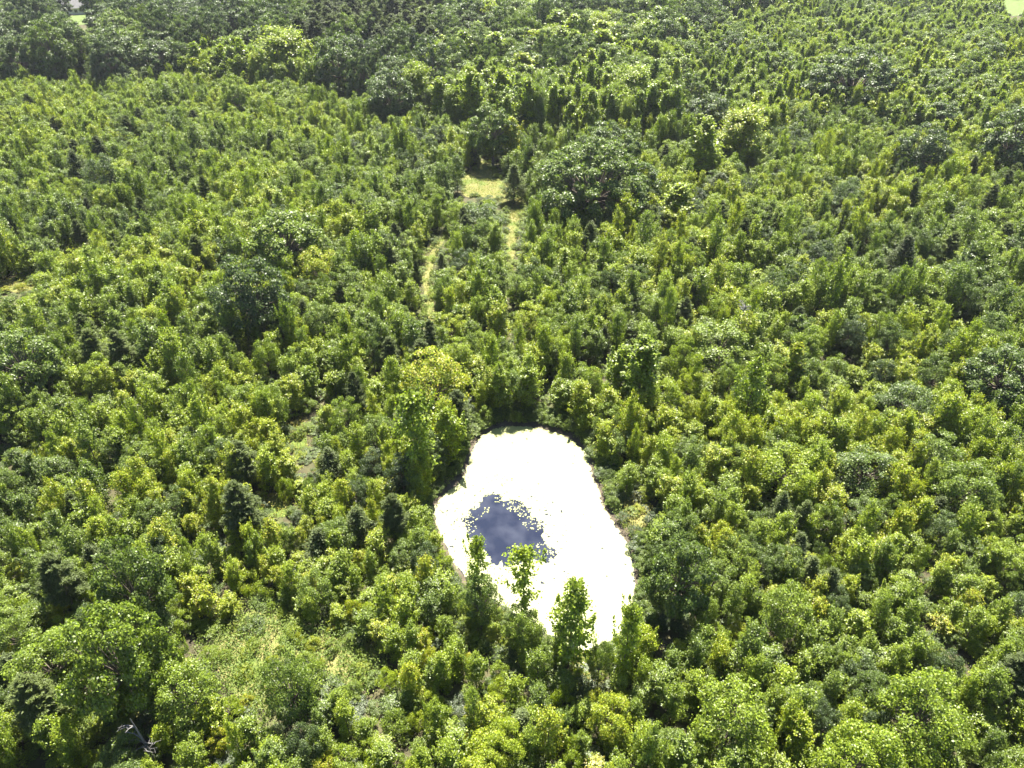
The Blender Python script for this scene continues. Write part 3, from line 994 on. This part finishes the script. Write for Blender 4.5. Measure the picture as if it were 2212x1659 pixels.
# young poplar plantation on the right, far side
P = jitter_grid(2.8, 90, 700, 2)
X_, Y_ = proj(P[:, 0], P[:, 1])
ok = (zone(X_, Y_) == 1) & keep_clear(P, 1.0, 1.5, lm=.8) & (Y_ > -60)
P = P[ok]; X_ = X_[ok]
r = np.random.default_rng(18)
pick = r.random(len(P))
sizes = fbm(P[:, 0], P[:, 1], 93, .05, 2)
q = pick < .84
addrows("poplar_tree", P[q], (7.0 + 5.5 * sizes[q] + r.normal(size=q.sum()) * 1.8).clip(5, 14) + 3.0 * (X_[q] < 1450), 1.3 + .9 * r.random(q.sum()) + .6 * (X_[q] < 1450), hue(P[q], 45, .50, .84))
q = (pick >= .84) & (pick < .93)
addrows("round_tree", P[q], 6.5 + 3 * r.random(q.sum()), 2.6 + r.random(q.sum()) * 1.2, hue(P[q], 46, .15, .6))
q = (pick >= .93) & (pick < .965)
addrows("oak_tree", P[q], 11 + 4 * r.random(q.sum()), 4.2 + 2.0 * r.random(q.sum()), hue(P[q], 49, .15, .5))

# old wood at the back
P = jitter_grid(9.0, 120, 760, 3, jit=.36)
X_, Y_ = proj(P[:, 0], P[:, 1])
ok = (zone(X_, Y_) == 0) & keep_clear(P, 1.0, 3.5, lm=.9) & (Y_ > -110)
P = P[ok]; X_, Y_ = X_[ok], Y_[ok]
r = np.random.default_rng(28)
pick = r.random(len(P))
pines = (((X_ > 640) & (X_ < 960) & (Y_ < 190)) | ((X_ > 1380) & (X_ < 1680) & (Y_ < 40))) & (pick < .85)
mix = (X_ > 900)
pop = ~pines & mix & (pick > .62)
oak = ~pines & ~pop
addrows("pine_tree", P[pines], 16 + 5 * r.random(pines.sum()), 4.2 + 1.2 * r.random(pines.sum()), hue(P[pines], 47, .05, .45))
addrows("poplar_tree", P[pop], 15 + 4 * r.random(pop.sum()), 4.0 + r.random(pop.sum()) * 1.5, hue(P[pop], 48, .55, .8))
addrows("oak_tree", P[oak], 15 + 7.5 * r.random(oak.sum()), 4.8 + 3.6 * r.random(oak.sum()) ** 1.5, hue(P[oak], 50, .0, .38) + .08 * (X_[oak] > 900))

P = jitter_grid(6.0, 120, 760, 33, jit=.4)
X_, Y_ = proj(P[:, 0], P[:, 1])
P = P[(zone(X_, Y_) == 0) & keep_clear(P, 1.0, 1.5, lm=.8) & (Y_ > -60)]
n_ = len(P); r = np.random.default_rng(29)
TREES["round_tree"] = np.concatenate([TREES["round_tree"], (lambda w_: w_[not_hiding(P, w_[:, 2], w_[:, 3])])(np.stack(
    [P[:, 0], P[:, 1], 6 + 4 * r.random(n_), 2.6 + 1.2 * r.random(n_), hue(P, 51, .1, .6), r.random(n_) * 6.28, r.integers(0, 4, n_)], 1))])

# tufts and seedlings that break the edges of the grass strips
r = np.random.default_rng(79)
for poly in (CLEAR, TRAIL_L, TRAIL_R):
    nn = 26 if poly is CLEAR else 34
    k_ = r.integers(0, len(poly), nn); a_ = poly[k_]; b_ = poly[(k_ + 1) % len(poly)]
    P = a_ + (b_ - a_) * r.random(nn)[:, None]
    P = P + (poly.mean(0) - P) * (r.random(nn) ** 2 * .12)[:, None]
    TREES["leafy_shrub"] = np.concatenate([TREES["leafy_shrub"], np.stack([P[:, 0], P[:, 1], .5 + .9 * r.random(nn), .4 + .7 * r.random(nn), .35 + .4 * r.random(nn),
                                           r.random(nn) * 6.28, r.integers(0, 6, nn)], 1)])

# low growth between the stems
P = jitter_grid(2.0, 12, 250, 5)
ok = keep_clear(P, .5, .5, opens=False, lm=.3)
P = P[ok]
X_, Y_ = proj(P[:, 0], P[:, 1])
r = np.random.default_rng(38)
UNDER = np.stack([P[:, 0], P[:, 1], (.5 + 1.1 * r.random(len(P)) ** 1.5), .8 + .7 * r.random(len(P)), hue(P, 60, .05, .55), r.random(len(P)) * 6.28,
                  r.integers(0, 6, len(P))], 1)
po = np.zeros(len(UNDER), bool)
for poly in OPEN:
    po |= inside(poly, UNDER[:, 0], UNDER[:, 1])
UNDER = UNDER[~(po & (r.random(len(UNDER)) < .8))]


def far_wood(name, kind, rows, label, cat, parts=(0, 1)):
    nv = len(VARIANTS[kind])
    me = bpy.data.meshes.new(name)
    n = len(rows)
    me.vertices.add(n)
    co = np.zeros((n, 3), np.float32); co[:, :2] = rows[:, :2]
    me.vertices.foreach_set("co", co.ravel())
    def attr(nm, ty, val):
        a = me.attributes.new(nm, ty, 'POINT')
        a.data.foreach_set("vector" if ty == 'FLOAT_VECTOR' else "value", np.ascontiguousarray(val).ravel())
    vi = rows[:, 6].astype(np.int32) % nv
    VR = np.array([v["R"] for v in VARIANTS[kind]]); VH = np.array([v["H"] for v in VARIANTS[kind]])
    sx = rows[:, 3] / VR[vi]; sz = rows[:, 2] / VH[vi]
    attr("s", 'FLOAT_VECTOR', np.stack([sx, sx, sz], 1).astype(np.float32))
    rot = np.zeros((n, 3), np.float32); rot[:, 2] = rows[:, 5]
    attr("r", 'FLOAT_VECTOR', rot)
    attr("tint", 'FLOAT', rows[:, 4].astype(np.float32))
    attr("vi", 'INT', vi)
    ob = link(name, me)
    tag(ob, label, cat, kind='stuff')
    ng = bpy.data.node_groups.new(name, 'GeometryNodeTree')
    ng.interface.new_socket("Geometry", in_out='INPUT', socket_type='NodeSocketGeometry')
    ng.interface.new_socket("Geometry", in_out='OUTPUT', socket_type='NodeSocketGeometry')
    Nn = ng.nodes; Lk = ng.links
    gi = Nn.new("NodeGroupInput"); go = Nn.new("NodeGroupOutput")
    fin = Nn.new("GeometryNodeJoinGeometry")
    def named(nm, ty):
        a = Nn.new("GeometryNodeInputNamedAttribute"); a.data_type = ty; a.inputs[0].default_value = nm
        return a.outputs[0]
    for k in range(nv):                      # one scatter per tree shape
        cmp_ = Nn.new("FunctionNodeCompare"); cmp_.data_type = 'INT'; cmp_.operation = 'EQUAL'
        Lk.new(named("vi", 'INT'), [s for s in cmp_.inputs if s.type == 'INT'][0])
        [s for s in cmp_.inputs if s.type == 'INT'][1].default_value = k
        for part in parts:
            oi = Nn.new("GeometryNodeObjectInfo"); oi.transform_space = 'ORIGINAL'
            oi.inputs["Object"].default_value = FIRST[(kind, k)][part]
            oi.inputs["As Instance"].default_value = True
            ip = Nn.new("GeometryNodeInstanceOnPoints")
            Lk.new(gi.outputs[0], ip.inputs["Points"])
            Lk.new(cmp_.outputs[0], ip.inputs["Selection"])
            Lk.new(oi.outputs["Geometry"], ip.inputs["Instance"])
            Lk.new(named("s", 'FLOAT_VECTOR'), ip.inputs["Scale"])
            e2r = Nn.new("FunctionNodeEulerToRotation")
            Lk.new(named("r", 'FLOAT_VECTOR'), e2r.inputs[0])
            Lk.new(e2r.outputs[0], ip.inputs["Rotation"])
            Lk.new(ip.outputs[0], fin.inputs[0])
    Lk.new(fin.outputs[0], go.inputs[0])
    md = ob.modifiers.new("scatter", 'NODES'); md.node_group = ng
    return ob


REF = [(1275, 400, "the broad dark-bellied oak"), (1590, 300, "the brightest full-headed poplar"), (1822, 180, "the large dark plantation oak"),
       (1965, 330, "the dark grey oak at right"), (2150, 310, "the dark right-edge oak"), (625, 125, "the big pale upper-left poplar"),
       (570, 650, "the big grey-leaved oak"), (698, 580, "the flat-topped lime tree"), (185, 370, "the dull upper-left cedar"),
       (285, 390, "the lime tree near the cedar"), (1110, 395, "the lone clearing conifer"), (1545, 410, "the rounded dark cedar"),
       (1925, 560, "the tall dark cedar"), (1455, 445, "the pointed tree by the oak"), (1065, 290, "the oak at the clearing's end"),
       (855, 215, "the old wood's tip"), (1365, 210, "the broad upper-middle poplar"), (345, 1270, "the large silvery tree"),
       (315, 1430, "the largest lower-left tree"), (150, 1430, "the low domed lower-left tree"), (430, 1500, "the dome by the yellow weeds"),
       (650, 1490, "the bush in the weedy opening"), (945, 830, "the spreading lime tree"), (915, 960, "the pond's tall left tree"),
       (1372, 810, "the tall deep green tree"), (1130, 860, "the pond's far bank"), (1545, 750, "the bleached treetop"),
       (1600, 850, "the dark-stemmed tall tree"), (1450, 1250, "the dark tree shading the shore"), (1035, 1240, "the gold-tipped tree"),
       (1225, 1350, "the tallest spire-topped tree"), (1340, 1390, "the spire at the pond's tip"), (1680, 1320, "the lone lower-right dome"),
       (1945, 1550, "the feathery lower-right dome"), (2130, 820, "the spreading right-edge tree"), (1935, 880, "the dome right of the pond"),
       (1690, 1025, "the layered yellow-green tree"), (2050, 1060, "the dome above black hollows"), (1560, 1560, "the soft bottom dome"),
       (1810, 1640, "the dome on the bottom edge"), (820, 940, "the grey bush near the pond"), (95, 800, "the black hollow at left"),
       (525, 215, "the hollow below old wood"), (735, 440, "the dark tree by the clearing"), (1035, 480, "the twin-crowned dark tree"),
       (930, 640, "the left grass strip"), (1110, 530, "the right grass strip"), (340, 1600, "the bleached dead tree"), (100, 200, "the grey leafless tree"),
       (165, 30, "the house"), (590, 1095, "the small opening left of pond"), (2170, 20, "the hay field")]
_u = ["", "first", "second", "third", "fourth", "fifth", "sixth", "seventh", "eighth", "ninth", "tenth", "eleventh", "twelfth", "thirteenth",
      "fourteenth", "fifteenth", "sixteenth", "seventeenth", "eighteenth", "nineteenth"]
ORD = _u[1:] + [t_ + ("ieth" if k == 0 else "y-" + _u[k]) for t_ in ("twent", "thirt", "fort", "fift", "sixt", "sevent") for k in range(10)]
ORD = [o + " " for o in ORD]


def label_for(X, Y, hw, base):
    d = [((X - a) ** 2 + ((Y - b) * 1.2) ** 2) ** .5 for a, b, _ in REF]
    i = int(np.argmin(d)); a, b, nm = REF[i]
    dx, dy = X - a, (Y - b) * 1.2
    if abs(dx) > abs(dy): w_ = "left of" if dx < 0 else "right of"
    else: w_ = "behind" if dy < 0 else "in front of"
    return (hw, base, w_, nm), d[i]


def hueword(t):
    return "grey-green" if t < .36 else ("mid-green" if t < .58 else ("yellow-green" if t < .78 else "bright lime"))


def rel(o_label):
    return o_label


NAMES = {"young_broadleaf_tree": ("spiky-shooted young tree", "tree", 300),
         "leafy_shrub": ("low shrub", "shrub", 220),
         "round_tree": ("round-crowned tree", "tree", 260),
         "cedar_tree": ("small cone-shaped cedar", "tree", 120),
         "pine_tree": ("needle-leaved pine", "tree", 130),
         "poplar_tree": ("upright poplar", "tree", 280),
         "oak_tree": ("large full-crowned oak", "tree", 280)}
STUFF = {"young_broadleaf_tree": ("young_woodland", "dense young green woodland beyond the nearer saplings", "woodland"),
         "leafy_shrub": ("thicket", "low leafy thicket spreading between the farther young trees", "thicket"),
         "round_tree": ("rounded_woodland", "small rounded trees scattered far through the young wood", "woodland"),
         "cedar_tree": ("cedar_woodland", "small dark cedars scattered far through the young wood", "woodland"),
         "pine_tree": ("pine_wood", "dusky pine wood at the top of the picture", "woodland"),
         "poplar_tree": ("poplar_plantation", "pale yellow-green plantation covering the upper right", "woodland"),
         "oak_tree": ("old_wood", "old broadleaf wood filling the top of the picture", "woodland")}
for kind, rows in TREES.items():
    base, cat, lim = NAMES[kind]
    X_, Y_ = proj(rows[:, 0], rows[:, 1], rows[:, 2] * .7)
    vis = (X_ > -30) & (X_ < 2242) & (Y_ > -10) & (Y_ < 1690)
    depth = rows[:, 1] * CP + (CAM_H - rows[:, 2] * .6) * SP
    show = rows[:, 3] * rows[:, 2] / depth ** 2
    show[~vis] = 0
    order = np.argsort(-show)
    order_ind = [i for i in order[:lim] if show[i] > 0]
    # every shape needs one real tree to copy from
    have = {k[1] for k in FIRST if k[0] == kind}
    labs = {}
    for i in order_ind:
        k_, dd = label_for(X_[i], Y_[i], hueword(rows[i][4]), base)
        labs.setdefault(k_, []).append((dd, i))
    lab_of = {}
    for k_, lst in labs.items():
        for q, (_, i) in enumerate(sorted(lst)):
            lab_of[i] = ("nearest " if q == 0 else ORD[min(q, 78)]) + f"{k_[0]} {k_[1]} {k_[2]} {k_[3]}"
    for i in order_ind:
        x, y, H, Rr, tint, rot, v = rows[i]
        place(kind, x, y, H, Rr, tint, rot, int(v), lab_of[i], cat, f"{base}s of the wood round the pond")
    rest = np.ones(len(rows), bool); rest[order_ind] = False
    if rest.sum():
        nm, lb, ct = STUFF[kind]
        far_wood(nm, kind, rows[rest], lb, ct)
    print("KIND", kind, len(order_ind), rest.sum())
far_wood("undergrowth", "leafy_shrub", UNDER, "low leafy undergrowth and brambles between the stems", "undergrowth", parts=(0,))


# ------------------------------------------------------------------ grass and weeds in the openings
def weeds(name, polys, dens, hgt, mat, label, cat, tint, seed, size=(.12, .3), margin=0.0, outside=False):
    r = np.random.default_rng(seed)
    Ps = []
    for poly in polys:
        x0, y0 = poly.min(0) - margin; x1, y1 = poly.max(0) + margin
        n = int((x1 - x0) * (y1 - y0) * dens)
        x = r.uniform(x0, x1, n); y = r.uniform(y0, y1, n)
        ins = inside(poly, x, y) | ((dist_poly(poly, x, y) < margin * r.random(n)) if margin else False)
        if outside: ins = ins & ~inside(poly, x, y)
        ok = ins & (fbm(x, y, seed + 3, .8, 2) > .27)
        Ps.append(np.stack([x[ok], y[ok]], 1))
    P = np.concatenate(Ps)
    n = len(P)
    h = hgt * r.random(n) * (.4 + 1.2 * fbm(P[:, 0], P[:, 1], seed + 9, .5, 2))
    P3 = np.stack([P[:, 0], P[:, 1], .05 + h], 1)
    N3 = unit(np.array([0, 0, .7]) + r.normal(size=(n, 3)) * .6)
    L = r.uniform(size[0], size[1], n)
    q = leaves(P3, N3, L, L * .45, r, np.tile(np.array([0, 0, 1.0]), (n, 1)))
    lv = np.clip(fbm(P[:, 0], P[:, 1], seed + 5, .45, 3) * 1.6 - .3 + r.normal(size=n) * .15, 0, 1)
    me = leaf_mesh(name, q, mat, r, lv)
    o = link(name, me)
    o["tint"] = tint
    tag(o, label, cat, kind='stuff')


weeds("dry_grass", [CLEAR, TRAIL_L, TRAIL_R], 34, .5, M_WEED, "short dry yellow grass on the clearing and strips", "grass", .50, 3, margin=1.4)
weeds("yellow_weeds", OPEN[:3], 110, 1.1, M_WEED, "tangled yellow weeds in the lower left openings", "weeds", .36, 5, margin=2.2)
weeds("tan_weeds", OPEN[3:], 30, .9, M_WEED, "dry tan weeds in small openings round the pond", "weeds", .66, 7, margin=1.0)
weeds("bank_weeds", [POND], 60, .8, M_WEED, "rough green and tan weeds along the pond bank", "weeds", .42, 9, margin=2.6, outside=True)


# ------------------------------------------------------------------ summer haze
hz_m, t = newmat("summer_haze")
o_ = t.nodes.new("ShaderNodeOutputMaterial"); pv = t.nodes.new("ShaderNodeVolumePrincipled")
pv.inputs["Color"].default_value = (.86, .90, 1.0, 1)
pv.inputs["Density"].default_value = .00007
pv.inputs["Anisotropy"].default_value = .3
t.links.new(pv.outputs[0], o_.inputs["Volume"])
V, Fs = [], []
box(V, Fs, -4100, 4100, -1600, 5100, -2.6, 64)
hz = pmesh("haze", V, Fs, hz_m, None)
tag(hz, "thin pale summer haze over the far woods", "haze", kind='stuff')
